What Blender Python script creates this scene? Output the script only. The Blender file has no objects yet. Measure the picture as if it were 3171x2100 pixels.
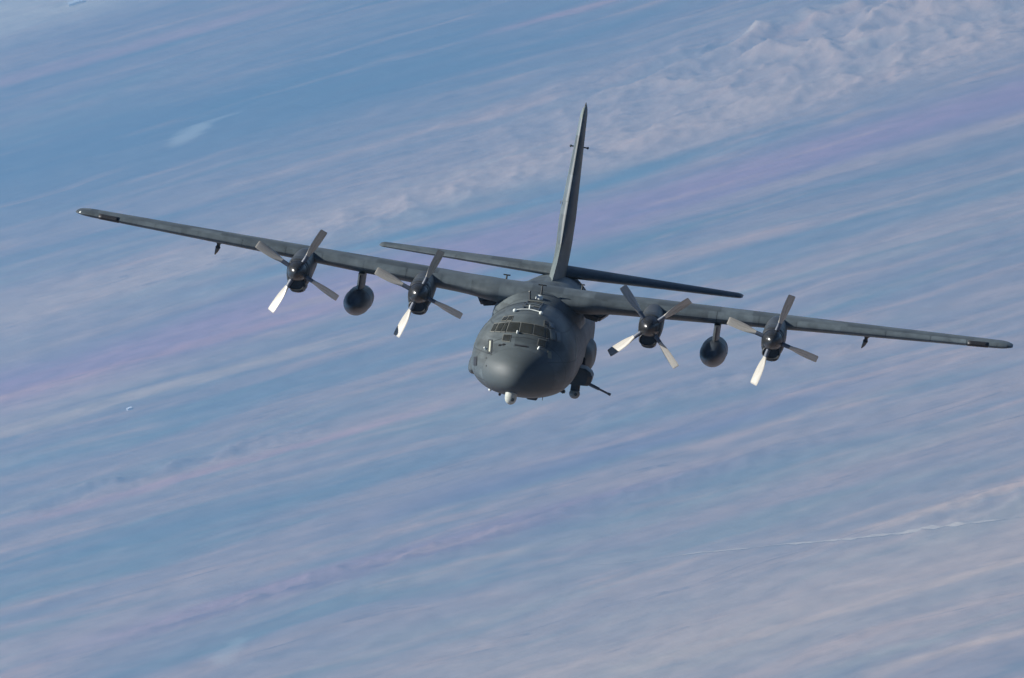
import bpy, bmesh, math, random
import numpy as np
from mathutils import Matrix, Vector
from mathutils.bvhtree import BVHTree

R = math.radians
scn = bpy.context.scene
col = scn.collection

# ------------------------------------------------------------------ camera
SC = 3.0                       # the land is laid out at a third of its size and scaled up
H = 2500.0 * SC                # camera height above the plain
DEPRESS, ROLL = R(10.0), R(15.5)
fwd = Vector((0, math.cos(DEPRESS), -math.sin(DEPRESS)))
r0 = Vector((1, 0, 0))
u0 = Vector((0, math.sin(DEPRESS), math.cos(DEPRESS)))
cam_r = r0 * math.cos(ROLL) - u0 * math.sin(ROLL)
cam_u = r0 * math.sin(ROLL) + u0 * math.cos(ROLL)
cam_pos = Vector((0, 0, H))
cd = bpy.data.cameras.new('camera')
cam = bpy.data.objects.new('camera', cd)
col.objects.link(cam)
m = Matrix((cam_r, cam_u, -fwd)).transposed().to_4x4()
m.translation = cam_pos
cam.matrix_world = m
cd.sensor_width = 36.0
cd.lens = 29012.8 / 3171 * 36
cd.clip_start = 1.0
cd.clip_end = 600000.0
scn.camera = cam

# ------------------------------------------------------------------ sky, sun, exposure
SUN_VIEW, SUN_IMG = R(82), R(149)      # angle from the line of sight, direction round it
sun_dir = (cam_r * math.cos(SUN_IMG) + cam_u * math.sin(SUN_IMG)) * math.sin(SUN_VIEW) - fwd * math.cos(SUN_VIEW)
sun_el = math.asin(sun_dir.z)
sun_az = math.atan2(sun_dir.x, sun_dir.y)          # clockwise from +Y
w = bpy.data.worlds.new('World')
scn.world = w
w.use_nodes = True
nt = w.node_tree
nt.nodes.clear()
sky = nt.nodes.new('ShaderNodeTexSky')
sky.sky_type = 'NISHITA'
sky.sun_disc = False
sky.sun_elevation = sun_el
sky.sun_rotation = sun_az
sky.altitude = 7500
bg = nt.nodes.new('ShaderNodeBackground')
bg.inputs['Strength'].default_value = 0.05
wo = nt.nodes.new('ShaderNodeOutputWorld')
nt.links.new(sky.outputs[0], bg.inputs[0])
nt.links.new(bg.outputs[0], wo.inputs[0])
sl = bpy.data.lights.new('sun', 'SUN')
sl.energy = 5.0
sl.angle = R(0.53)
sl.color = (1.0, 0.97, 0.93)
sun = bpy.data.objects.new('sun', sl)
col.objects.link(sun)
sun.rotation_euler = (-sun_dir).to_track_quat('-Z', 'Y').to_euler()
sun.location = (-300, 300, H + 400)
scn.view_settings.view_transform = 'Standard'
scn.view_settings.look = 'None'
scn.view_settings.gamma = 1.0
scn.view_settings.exposure = 1.34
scn.view_settings.use_curve_mapping = False
scn.cycles.volume_bounces = 0

# ------------------------------------------------------------------ helpers
class NT:
    """small helper for node materials"""
    def __init__(s, name):
        s.mat = bpy.data.materials.new(name)
        s.mat.use_nodes = True
        s.t = s.mat.node_tree
        s.b = s.t.nodes['Principled BSDF']
    def n(s, typ, **kw):
        nd = s.t.nodes.new(typ)
        for k, v in kw.items():
            setattr(nd, k, v)
        return nd
    def put(s, sock, v):
        if isinstance(v, bpy.types.NodeSocket):
            s.t.links.new(v, sock)
        elif v is not None:
            if isinstance(v, tuple) and len(v) == 3 and sock.type == 'RGBA':
                v = v + (1,)
            sock.default_value = v
    def math(s, op, a, b=None, c=None, clamp=False):
        nd = s.n('ShaderNodeMath', operation=op, use_clamp=clamp)
        for i, v in enumerate((a, b, c)):
            s.put(nd.inputs[i], v)
        return nd.outputs[0]
    def noise(s, vec, scale=1.0, detail=4.0, rough=0.55, distort=0.0):
        nd = s.n('ShaderNodeTexNoise')
        s.put(nd.inputs['Vector'], vec)
        nd.inputs['Scale'].default_value = scale
        nd.inputs['Detail'].default_value = detail
        nd.inputs['Roughness'].default_value = rough
        nd.inputs['Distortion'].default_value = distort
        return nd.outputs[0]
    def scaled(s, vec, sc, loc=(0, 0, 0)):
        nd = s.n('ShaderNodeMapping')
        s.put(nd.inputs['Vector'], vec)
        nd.inputs['Scale'].default_value = sc
        nd.inputs['Location'].default_value = loc
        return nd.outputs[0]
    def ramp(s, fac, stops, interp='LINEAR'):
        nd = s.n('ShaderNodeValToRGB')
        s.put(nd.inputs[0], fac)
        e = nd.color_ramp.elements
        nd.color_ramp.interpolation = interp
        while len(e) < len(stops):
            e.new(0.5)
        for i, (p, c) in enumerate(stops):
            e[i].position = p
            e[i].color = (c, c, c, 1) if not isinstance(c, tuple) else c + (1,)
        return nd.outputs[0]
    def mix(s, fac, a, b, mode='MIX'):
        nd = s.n('ShaderNodeMix', data_type='RGBA', blend_type=mode)
        s.put(nd.inputs['Factor'], fac)
        s.put(nd.inputs[6], a)
        s.put(nd.inputs[7], b)
        return nd.outputs[2]
    def smooth(s, v, lo, hi):
        nd = s.n('ShaderNodeMapRange', interpolation_type='SMOOTHSTEP')
        s.put(nd.inputs[0], v)
        nd.inputs[1].default_value = lo
        nd.inputs[2].default_value = hi
        return nd.outputs[0]

def link_mesh(name, me, mat, parent=None, loc=None):
    o = bpy.data.objects.new(name, me)
    col.objects.link(o)
    if mat and not me.materials:
        me.materials.append(mat)
    if parent:
        o.parent = parent
    if loc:
        o.location = loc
    return o

def make_mesh(name, verts, faces, smooth=True, angle=35):
    me = bpy.data.meshes.new(name)
    me.from_pydata([tuple(v) for v in verts], [], faces)
    bm = bmesh.new()
    bm.from_mesh(me)
    bmesh.ops.recalc_face_normals(bm, faces=bm.faces)
    bm.to_mesh(me)
    bm.free()
    if smooth:
        me.shade_smooth()
        me.set_sharp_from_angle(angle=R(angle))
    return me

def loft(name, rings, mat, parent=None, cap=(True, True), loc=None, angle=35):
    """skin a list of closed rings"""
    n = len(rings[0])
    v, f = [], []
    for r in rings:
        v += [tuple(p) for p in r]
    for i in range(len(rings) - 1):
        for j in range(n):
            k = (j + 1) % n
            f.append((i * n + j, i * n + k, (i + 1) * n + k, (i + 1) * n + j))
    if cap[0]:
        f.append(tuple(range(n)))
    if cap[1]:
        f.append(tuple(range((len(rings) - 1) * n, len(rings) * n)))
    return link_mesh(name, make_mesh(name, v, f, angle=angle), mat, parent, loc)

def superring(cx, y, zc, wd, up, dn, nu=2.0, nl=2.0, n=32):
    out = []
    for i in range(n):
        a = 2 * math.pi * i / n
        c, s = math.cos(a), math.sin(a)
        e = nu if s >= 0 else nl
        out.append((cx + wd * math.copysign(abs(c) ** (2 / e), c), y,
                    zc + (up if s >= 0 else dn) * math.copysign(abs(s) ** (2 / e), s)))
    return out

def pchip(xs, ys, q):
    xs, ys, q = np.array(xs, float), np.array(ys, float), np.array(q, float)
    h = np.diff(xs)
    d = np.diff(ys) / h
    mm = np.zeros_like(ys)
    for i in range(1, len(xs) - 1):
        if d[i - 1] * d[i] > 0:
            w1, w2 = 2 * h[i] + h[i - 1], h[i] + 2 * h[i - 1]
            mm[i] = (w1 + w2) / (w1 / d[i - 1] + w2 / d[i])
    mm[0], mm[-1] = d[0], d[-1]
    i = np.clip(np.searchsorted(xs, q) - 1, 0, len(xs) - 2)
    t = (q - xs[i]) / h[i]
    return ((2 * t**3 - 3 * t**2 + 1) * ys[i] + (t**3 - 2 * t**2 + t) * h[i] * mm[i]
            + (-2 * t**3 + 3 * t**2) * ys[i + 1] + (t**3 - t**2) * h[i] * mm[i + 1])

def lathe(name, prof, mat, parent=None, loc=None, n=32, axis='y'):
    rings = []
    for a, r in prof:
        ring = []
        for i in range(n):
            t = 2 * math.pi * i / n
            c, s = r * math.cos(t), r * math.sin(t)
            ring.append((c, a, s) if axis == 'y' else (c, s, a))
        rings.append(ring)
    return loft(name, rings, mat, parent, loc=loc)

def box(name, size, mat, parent=None, loc=(0, 0, 0), rot=None, bevel=0.02, taper=1.0):
    bm = bmesh.new()
    bmesh.ops.create_cube(bm, size=1.0)
    for v in bm.verts:
        k = taper if v.co.z < 0 else 1.0
        v.co = Vector((v.co.x * size[0] * k, v.co.y * size[1] * k, v.co.z * size[2]))
    if bevel:
        bmesh.ops.bevel(bm, geom=list(bm.edges), offset=bevel, segments=2, affect='EDGES')
    me = bpy.data.meshes.new(name)
    bm.to_mesh(me)
    bm.free()
    me.shade_smooth()
    me.set_sharp_from_angle(angle=R(50))
    o = link_mesh(name, me, mat, parent, loc)
    if rot:
        o.rotation_euler = rot
    return o

def tube(name, pts, rad, mat, parent=None, n=12, loc=None):
    pts = [Vector(p) for p in pts]
    rads = rad if isinstance(rad, (list, tuple)) else [rad] * len(pts)
    rings = []
    for i, p in enumerate(pts):
        d = (pts[min(i + 1, len(pts) - 1)] - pts[max(i - 1, 0)]).normalized()
        ref = Vector((0, 0, 1)) if abs(d.z) < 0.9 else Vector((1, 0, 0))
        a = d.cross(ref).normalized()
        b = d.cross(a)
        rings.append([p + (a * math.cos(t) + b * math.sin(t)) * rads[i]
                      for t in [2 * math.pi * k / n for k in range(n)]])
    return loft(name, rings, mat, parent, loc=loc, angle=50)

# ------------------------------------------------------------------ ground: one sheet to the horizon
rng = np.random.default_rng(7)
PERM = rng.permutation(4096)
GRAD = rng.uniform(0, 2 * math.pi, 4096)
def perlin(x, y, seed=0):
    xi, yi = np.floor(x).astype(int), np.floor(y).astype(int)
    xf, yf = x - xi, y - yi
    def g(ix, iy, fx, fy):
        a = GRAD[(PERM[(ix + seed * 131) % 4096] + iy) % 4096]
        return np.cos(a) * fx + np.sin(a) * fy
    u, v = xf**3 * (xf * (xf * 6 - 15) + 10), yf**3 * (yf * (yf * 6 - 15) + 10)
    a = g(xi, yi, xf, yf) * (1 - u) + g(xi + 1, yi, xf - 1, yf) * u
    b = g(xi, yi + 1, xf, yf - 1) * (1 - u) + g(xi + 1, yi + 1, xf - 1, yf - 1) * u
    return 1.4 * (a * (1 - v) + b * v)
def ridged(x, y, seed, octs=5):
    t, amp, w_ = 0, 1.0, 1.0
    for o in range(octs):
        r_ = (1 - np.abs(perlin(x * 2**o, y * 2**o, seed + o)))**2
        t = t + r_ * amp * w_
        w_ = np.clip(r_ * 1.6, 0, 1)
        amp *= 0.5
    return t
def sstep(v, a, b):
    t = np.clip((v - a) / (b - a), 0, 1)
    return t * t * (3 - 2 * t)
# short ridges among the hills, crests painted pale as if sunlit: x, y, half-length, half-width, height, trend
RIDGES = [(592, 16230, 60, 46, 15, 0.25), (716, 15980, 26, 40, 11, 0.0), (806, 16270, 44, 44, 14, 0.5), (890, 16170, 45, 45, 13, 0.3), (560, 16480, 40, 50, 9, 0.5), (985, 16080, 50, 45, 10, 0.3)]
def height(X, Y):
    h = 5.0 * perlin(X / 620, Y / 300, 3) + 2.0 * perlin(X / 130, Y / 90, 5)
    # the rocky hill range across the far right
    msk = np.exp(-(np.abs(Y - 16150 - 0.10 * X) / 430)**2.6) * sstep(X, -450, 950)
    msk *= 1 - 0.35 * sstep(X, 2500, 5000)
    hh = ridged(X / 190, Y / 330, 21, 6)
    h = h + 25 * msk * np.clip(hh - 0.45, 0, None)
    for (x0, y0, hl, hw, hh_, sh) in RIDGES:
        dx = X - x0
        dy = Y - y0 - sh * dx
        h = h + hh_ * np.exp(-(dx / hl)**4) * np.where(dy < 0, np.exp(-(dy / (hw * 1.8))**2), np.exp(-(dy / (hw * 0.7))**2))
    # low broken ground reaching left of it, and small scarps on the plain
    m2 = np.exp(-(np.abs(Y - 15680 - 0.03 * X) / 190)**2) * sstep(X, -900, 100)
    h = h + 9 * m2 * ridged(X / 110, Y / 150, 33, 4)
    for (yc, hw, x0, x1, am, sd) in ((13870, 60, -900, -200, 9, 41), (12720, 55, -700, 500, 6, 47),
                                     (13350, 70, -100, 700, 5, 53), (12010, 90, 300, 900, 6, 59)):
        mm = np.exp(-((Y - yc - 25 * perlin(X / 240, X * 0, sd)) / hw)**2) * sstep(X, x0, x0 + 250) * (1 - sstep(X, x1 - 250, x1))
        h = h + am * mm * ridged(X / 90, Y / 60, sd, 4)
    return h
def axis(lo, hi, step, far, k=1.13):
    core = list(np.arange(lo, hi + step, step))
    a, st = [], step
    v = core[-1]
    while v < far[1]:
        st *= k
        v += st
        a.append(v)
    b, st, v = [], step, core[0]
    while v > far[0]:
        st *= k
        v -= st
        b.append(v)
    return np.array(b[::-1] + core + a)
gx = axis(-1250, 1300, 5.0, (-60000, 60000))
gy = axis(10300, 19900, 10.0, (-60000, 60000))
GX, GY = np.meshgrid(gx, gy)
GZ = height(GX, GY)
nx, ny = len(gx), len(gy)
co = np.stack([GX, GY, GZ], -1).reshape(-1, 3)
ii = (np.arange(ny - 1)[:, None] * nx + np.arange(nx - 1)[None, :]).ravel()
quads = np.stack([ii, ii + 1, ii + nx + 1, ii + nx], 1)
me = bpy.data.meshes.new('ground')
me.vertices.add(len(co))
me.vertices.foreach_set('co', co.ravel())
me.loops.add(quads.size)
me.loops.foreach_set('vertex_index', quads.ravel())
me.polygons.add(len(quads))
me.polygons.foreach_set('loop_start', np.arange(0, quads.size, 4))
me.polygons.foreach_set('use_smooth', np.ones(len(quads), bool))
me.update()

g = NT('desert_ground')
pos = g.n('ShaderNodeTexCoord').outputs['Object']
sep = g.n('ShaderNodeSeparateXYZ')
g.put(sep.inputs[0], pos)
PX, PY = sep.outputs[0], sep.outputs[1]
flat = g.n('ShaderNodeCombineXYZ')
g.put(flat.inputs[0], PX)
g.put(flat.inputs[1], PY)
fl = flat.outputs[0]
n_big = g.noise(g.scaled(fl, (1 / 1500, 1 / 420, 1), (3.1, 7.7, 0)), 1, 3, 0.5, 0.4)
warp = g.math('MULTIPLY', g.math('SUBTRACT', g.noise(g.scaled(fl, (1 / 760, 1 / 620, 1), (4.4, 8.1, 0)), 1, 3, 0.5), 0.5), 330.0)
flw = g.n('ShaderNodeCombineXYZ')
g.put(flw.inputs[0], PX)
g.put(flw.inputs[1], g.math('ADD', PY, warp))
fw_ = flw.outputs[0]
n_str = g.noise(g.scaled(fw_, (1 / 1100, 1 / 85, 1), (1.3, 2.9, 0)), 1, 6, 0.52, 0.2)
n_fine = g.noise(g.scaled(fw_, (1 / 170, 1 / 30, 1), (9.3, 4.1, 0)), 1, 6, 0.65, 0.1)
n_hue = g.noise(g.scaled(fw_, (1 / 800, 1 / 150, 1), (5.5, 1.2, 0)), 1, 6, 0.6, 0.2)
n_mot = g.noise(g.scaled(fl, (1 / 55, 1 / 60, 1)), 1, 4, 0.6)
lum = g.math('ADD', g.math('MULTIPLY', n_big, 0.50), g.math('ADD', g.math('MULTIPLY', n_str, 0.40), g.math('MULTIPLY', n_fine, 0.10)))
base = g.ramp(lum, [(0.35, (0.075, 0.105, 0.11)), (0.46, (0.18, 0.16, 0.14)), (0.54, (0.31, 0.225, 0.165)), (0.66, (0.50, 0.345, 0.225))])
hue = g.ramp(n_hue, [(0.34, (0.09, 0.16, 0.15)), (0.5, (0.25, 0.18, 0.17)), (0.66, (0.43, 0.26, 0.19))])
colr = g.mix(0.46, base, hue)
wob = g.math('MULTIPLY', g.math('SUBTRACT', g.noise(g.scaled(fl, (1 / 420, 1 / 160, 1), (2, 2, 0)), 1, 5, 0.6), 0.5), 150.0)
wob2 = g.math('MULTIPLY', g.math('SUBTRACT', g.noise(g.scaled(fl, (1 / 110, 1 / 50, 1), (6, 2, 0)), 1, 4, 0.6), 0.5), 60.0)
YW = g.math('ADD', g.math('ADD', PY, wob), wob2)
def band(y0, hw, x0, x1, fade, colour, k, soft=0.95, slope=0.0, mott=0.8):
    """a belt of differently coloured ground lying across the plain"""
    global colr
    yy = YW if not slope else g.math('SUBTRACT', YW, g.math('MULTIPLY', PX, slope))
    d = g.math('DIVIDE', g.math('ABSOLUTE', g.math('SUBTRACT', yy, y0)), hw)
    mk = g.math('SUBTRACT', 1.0, g.smooth(d, 1 - soft, 1.0))
    if x0 is not None:
        mk = g.math('MULTIPLY', mk, g.smooth(PX, x0 - fade, x0 + fade))
    if x1 is not None:
        mk = g.math('MULTIPLY', mk, g.math('SUBTRACT', 1.0, g.smooth(PX, x1 - fade, x1 + fade)))
    var = g.math('ADD', 1 - mott, g.math('MULTIPLY', n_fine, 2 * mott), clamp=True)
    mk = g.math('MULTIPLY', g.math('MULTIPLY', mk, k * 0.95), var)
    colr = g.mix(mk, colr, colour)
DARKB = (0.05, 0.10, 0.125)
PURP = (0.33, 0.15, 0.225)
TAN = (0.50, 0.34, 0.22)
PINK = (0.50, 0.235, 0.20)
band(17350, 1050, None, 350, 500, DARKB, 0.85, 0.9)
band(19650, 620, None, -420, 260, (0.68, 0.56, 0.40), 0.95, 0.8)
band(18600, 130, None, -250, 150, PINK, 0.55)
band(17420, 90, 140, 420, 120, PINK, 0.75)
band(16200, 560, 0, None, 300, (0.42, 0.29, 0.205), 0.65)
band(15720, 330, -1200, None, 500, (0.52, 0.35, 0.235), 0.85)
band(15060, 320, None, None, 0, PURP, 0.72, 0.95, 0.05, 0.6)
band(15380, 70, -500, 500, 200, (0.06, 0.16, 0.18), 0.7)
band(14930, 60, -1200, -100, 200, PINK, 0.6)
band(14900, 85, 380, None, 200, TAN, 0.5)
band(14590, 70, None, -240, 160, TAN, 0.75)
band(14300, 160, None, None, 0, (0.09, 0.15, 0.16), 0.6)
band(13780, 50, -780, -150, 140, PINK, 0.55)
band(13400, 140, None, -100, 200, (0.07, 0.13, 0.14), 0.6)
band(13080, 130, -250, 450, 200, (0.13, 0.11, 0.15), 0.75)
band(12760, 110, -700, 150, 200, (0.32, 0.15, 0.17), 0.6)
band(12690, 28, -600, 0, 120, (0.10, 0.05, 0.09), 0.6)
band(12560, 90, -200, 600, 200, (0.30, 0.25, 0.18), 0.5)
band(12080, 55, 380, None, 90, TAN, 0.8)
band(12230, 170, -100, 700, 250, (0.10, 0.13, 0.13), 0.4)
band(11700, 750, None, None, 0, (0.42, 0.30, 0.20), 0.6)
band(11640, 45, 100, None, 150, TAN, 0.7, 0.7, -0.02)
band(11220, 40, 330, None, 90, TAN, 0.8)
n_pch = g.noise(g.scaled(fw_, (1 / 900, 1 / 105, 1), (7.7, 3.3, 0)), 1, 7, 0.58, 0.2)
brk = g.noise(g.scaled(fl, (1 / 330, 1 / 260, 1), (2.2, 6.1, 0)), 1, 5, 0.6)
colr = g.mix(g.math('MULTIPLY', g.math('MULTIPLY', g.smooth(n_pch, 0.46, 0.74), g.smooth(brk, 0.42, 0.62)), 0.62), colr, (0.58, 0.335, 0.205))
# thin dark lines and pale scratches
thin = g.noise(g.scaled(fw_, (1 / 520, 1 / 40, 1), (8, 3, 0)), 1, 4, 0.5, 0.6)
dk = g.math('SUBTRACT', 1.0, g.smooth(g.math('ABSOLUTE', g.math('SUBTRACT', thin, 0.5)), 0.0, 0.016))
dk = g.math('MULTIPLY', dk, g.smooth(n_hue, 0.48, 0.62))
colr = g.mix(g.math('MULTIPLY', dk, 0.5), colr, (0.04, 0.04, 0.06))
pal = g.math('SUBTRACT', 1.0, g.smooth(g.math('ABSOLUTE', g.math('SUBTRACT', n_str, 0.56)), 0.0, 0.006))
pal = g.math('MULTIPLY', pal, g.smooth(n_big, 0.46, 0.6))
colr = g.mix(g.math('MULTIPLY', pal, 0.16), colr, (0.50, 0.40, 0.31))
n_grain = g.noise(g.scaled(fw_, (1 / 42, 1 / 13, 1), (1, 9, 0)), 1, 4, 0.65)
colr = g.mix(0.08, colr, g.mix(1.0, colr, g.ramp(n_grain, [(0.33, 0.35), (0.5, 1.0), (0.67, 1.7)]), 'MULTIPLY'))
colr = g.mix(0.35, colr, g.mix(1.0, colr, g.ramp(n_mot, [(0.3, 0.45), (0.7, 1.5)]), 'MULTIPLY'))
# a pale dry pan
def pan(x0, y0, sx, sy, shear, k, colour=(0.56, 0.57, 0.50)):
    global colr
    dx = g.math('SUBTRACT', g.math('ADD', PX, g.math('MULTIPLY', wob2, 1.1)), x0)
    dy = g.math('SUBTRACT', g.math('SUBTRACT', PY, y0), g.math('MULTIPLY', dx, shear))
    d = g.math('ADD', g.math('POWER', g.math('ABSOLUTE', g.math('DIVIDE', dx, sx)), 2.0),
               g.math('POWER', g.math('ABSOLUTE', g.math('DIVIDE', dy, sy)), 2.0))
    mk = g.math('SUBTRACT', 1.0, g.smooth(d, 0.0, 1.0))
    colr = g.mix(g.math('MULTIPLY', mk, k), colr, colour)
pan(-478, 17190, 52, 100, 0.9, 0.5)
pan(-425, 17275, 60, 40, 0.5, 0.3)
pan(-478, 12410, 30, 85, 1.6, 0.22)
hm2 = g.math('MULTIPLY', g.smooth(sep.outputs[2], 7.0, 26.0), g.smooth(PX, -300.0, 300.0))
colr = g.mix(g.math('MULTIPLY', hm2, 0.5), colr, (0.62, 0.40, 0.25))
CREST_SUN = (0.70, 0.54, 0.38)  # sunlight on the ridge crests, put into the ground colour
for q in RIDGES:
    pan(q[0], q[1], q[2] * 1.05, 26, q[5], 0.55, CREST_SUN)
g.put(g.b.inputs['Base Color'], colr)
relief = g.noise(g.scaled(fl, (1 / 70, 1 / 75, 1), (3, 5, 0)), 1, 7, 0.62)
bpn = g.n('ShaderNodeBump')
bpn.inputs['Strength'].default_value = 1.0
bpn.inputs['Distance'].default_value = 9.0 * SC
hillm = g.math('MULTIPLY', g.smooth(PX, -500.0, 600.0), g.math('SUBTRACT', 1.0, g.smooth(g.math('ABSOLUTE', g.math('SUBTRACT', PY, 16050.0)), 350.0, 750.0)))
g.put(bpn.inputs['Height'], g.math('MULTIPLY', relief, g.math('ADD', 0.25, g.math('MULTIPLY', hillm, 0.35))))
g.put(g.b.inputs['Normal'], bpn.outputs[0])
g.b.inputs['Roughness'].default_value = 0.95
g.b.inputs['Specular IOR Level'].default_value = 0.05
ground = link_mesh('ground', me, g.mat)
ground.scale = (SC, SC, SC)
ground['kind'] = 'structure'

# dirt track
def flatmat(name, c, rough=0.9, var=0.25, scale=0.2):
    t = NT(name)
    p_ = t.n('ShaderNodeNewGeometry').outputs['Position']
    nn = t.noise(p_, scale, 4)
    t.put(t.b.inputs['Base Color'], t.mix(nn, tuple(v * (1 - var) for v in c), tuple(min(1, v * (1 + var)) for v in c)))
    t.b.inputs['Roughness'].default_value = rough
    return t.mat
def ribbon(name, pts, widths, mat, lift=0.6):
    ts = np.linspace(0, len(pts) - 1, 160)
    ks = np.arange(len(pts))
    px = pchip(ks, [p_[0] for p_ in pts], ts)
    py = np.interp(ts, ks, [p_[1] for p_ in pts]) + 3.0 * perlin(ts * 9, ts * 0, 77)
    wd = np.interp(ts, ks, widths) * np.clip(1 + 1.3 * perlin(ts * 7, ts * 0 + 3.3, 78), 0.12, 2)
    v, f = [], []
    for i in range(len(ts)):
        row = [(px[i] + 0.0, py[i] + wd[i] * k) for k in (-0.5, -0.17, 0.17, 0.5)]
        for (a, b) in row:
            v.append((a, b, float(height(np.array([a]), np.array([b]))[0]) + lift))
        if i:
            for k in range(3):
                a = (i - 1) * 4 + k
                f.append((a, a + 1, a + 5, a + 4))
    o = link_mesh(name, make_mesh(name, v, f), mat)
    o.scale = (SC, SC, SC)
    o['kind'] = 'structure'
    return o
dust = flatmat('pale_dust', (0.44, 0.35, 0.25), 0.95, 0.3, 0.02)
ribbon('dirt_road', [(-52, 12393), (97, 12266), (266, 12122), (376, 12019), (485, 11940), (600, 11872)], [1, 2, 7, 11, 9, 2], dust)

# a few far white sheds
shedw = flatmat('white_shed_paint', (0.8, 0.8, 0.78), 0.6, 0.05, 1.0)
shedr = flatmat('white_shed_roofing', (0.82, 0.83, 0.82), 0.4, 0.05, 1.0)
def shed(x, y, lx, ly, hz, rz, label):
    z = float(height(np.array([x]), np.array([y]))[0])
    e = bpy.data.objects.new('white_shed', None)
    col.objects.link(e)
    e.location = (x * SC, y * SC, z * SC)
    e.scale = (SC, SC, SC)
    e.rotation_euler = (0, 0, rz)
    e['label'] = label
    e['category'] = 'shed'
    e['group'] = 'white sheds on the desert plain'
    box('wall', (lx, ly, hz + 2), shedw, e, (0, 0, hz / 2 - 1), bevel=0)
    a, b, rh = lx / 2 + 0.6, ly / 2 + 0.6, hz + ly * 0.22
    vs = [(-a, -b, hz - 0.1), (a, -b, hz - 0.1), (a, b, hz - 0.1), (-a, b, hz - 0.1), (-a, 0, rh), (a, 0, rh)]
    link_mesh('roof', make_mesh('roof', vs, [(0, 1, 5, 4), (3, 4, 5, 2), (0, 4, 3), (1, 2, 5), (0, 3, 2, 1)], False), shedr, e)
shed(-693, 19486, 30, 16, 5, 0.1, 'long white shed on the plain at the top left corner')
shed(-608, 14484, 7, 6, 3, 0.3, 'tiny white shed alone on the plain below the left wing')

# haze: one closed box of even air round everything
hz = NT('haze_air')
hz.t.nodes.remove(hz.b)
pv = hz.n('ShaderNodeVolumePrincipled')
pv.inputs['Color'].default_value = (0.29, 0.59, 0.98, 1)
pv.inputs['Density'].default_value = 1.05e-4 / SC
pv.inputs['Anisotropy'].default_value = 0.52
hz.t.links.new(pv.outputs[0], hz.t.nodes['Material Output'].inputs['Volume'])
bm = bmesh.new()
bmesh.ops.create_cube(bm, size=1.0)
gext = float(max(abs(gx).max(), abs(gy).max())) * SC + 500
zlo, zhi = float(GZ.min()) * SC - 1.5, H + 25
for v in bm.verts:
    v.co = Vector((v.co.x * 2 * gext, v.co.y * 2 * gext, zlo if v.co.z < 0 else zhi))
mh = bpy.data.meshes.new('haze')
bm.to_mesh(mh)
bm.free()
haze = link_mesh('haze', mh, hz.mat)
haze['kind'] = 'stuff'

# ------------------------------------------------------------------ aircraft materials
def paint(name, c, rough=0.5, spec=0.4, dirt=0.22, seams=0.0, streak=(0.25, 0.25, 2.0), panel=None):
    t = NT(name)
    p_ = t.n('ShaderNodeTexCoord').outputs['Object']
    n1 = t.noise(p_, 0.45, 5, 0.6)
    n2 = t.noise(t.scaled(p_, streak), 3.0, 4, 0.6)
    n3 = t.noise(p_, 9.0, 3, 0.6)
    v = t.math('ADD', t.math('MULTIPLY', n1, 0.45), t.math('ADD', t.math('MULTIPLY', n2, 0.35), t.math('MULTIPLY', n3, 0.2)))
    f_ = t.smooth(v, 0.3, 0.7)
    lo = tuple(x * (1 - dirt * 1.2) for x in c)
    hi = tuple(x * (1 + dirt) for x in c)
    cc = t.mix(f_, lo, hi)
    if panel:
        sn = t.n('ShaderNodeVectorMath', operation='SNAP')
        t.put(sn.inputs[0], t.scaled(p_, (1, 1, 1), (0.37, 0.0, 0.35)))
        sn.inputs[1].default_value = panel
        wn = t.n('ShaderNodeTexWhiteNoise')
        t.put(wn.inputs['Vector'], sn.outputs[0])
        tone = t.math('ADD', 0.72, t.math('MULTIPLY', wn.outputs['Value'], 0.52))
        n4 = t.noise(t.scaled(p_, (1.0, 0.5, 1.0)), 1.6, 6, 0.68)
        tone = t.math('MULTIPLY', tone, t.math('ADD', 0.42, t.math('MULTIPLY', n4, 1.16)))
        tv = t.n('ShaderNodeCombineXYZ')
        for q in range(3):
            t.put(tv.inputs[q], tone)
        cc = t.mix(1.0, cc, tv.outputs[0], 'MULTIPLY')
    if seams:
        sp = t.n('ShaderNodeSeparateXYZ')
        t.put(sp.inputs[0], p_)
        def line(axis_out, pitch, wdt, off=0.0):
            fr = t.math('FRACT', t.math('ADD', t.math('DIVIDE', axis_out, pitch), off))
            return t.math('SUBTRACT', 1.0, t.smooth(t.math('ABSOLUTE', t.math('SUBTRACT', fr, 0.5)), 0.0, wdt / pitch))
        ln = t.math('MAXIMUM', line(sp.outputs[1], 1.52, 0.045), line(sp.outputs[2], 1.1, 0.036, 0.2))
        cc = t.mix(t.math('MULTIPLY', ln, seams), cc, tuple(x * 0.35 for x in c))
        bp = t.n('ShaderNodeBump')
        bp.inputs['Strength'].default_value = 0.25
        bp.inputs['Distance'].default_value = 0.01
        t.put(bp.inputs['Height'], t.math('ADD', t.math('MULTIPLY', ln, -1.0), t.math('MULTIPLY', n1, 1.5)))
        t.put(t.b.inputs['Normal'], bp.outputs[0])
    t.put(t.b.inputs['Base Color'], cc)
    t.put(t.b.inputs['Roughness'], t.math('ADD', rough - 0.1, t.math('MULTIPLY', n2, 0.2)))
    t.b.inputs['Specular IOR Level'].default_value = spec
    return t.mat
GREY = (0.0399, 0.0484, 0.0505)
M_skin = paint('gunship_grey', GREY, 0.50, 0.22, 0.30, 0.85, panel=(50.0, 1.52, 1.1))
M_wing = paint('wing_grey', (0.0450, 0.0561, 0.0615), 0.52, 0.22, 0.2, 0, (1.5, 0.3, 0.3), panel=(1.35, 1.2, 50.0))
M_edge = paint('leading_edge_grey', (0.0514, 0.0645, 0.0716), 0.5, 0.22, 0.2, 0, (1.0, 0.3, 0.3), panel=(1.9, 50.0, 1.7))
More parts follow.
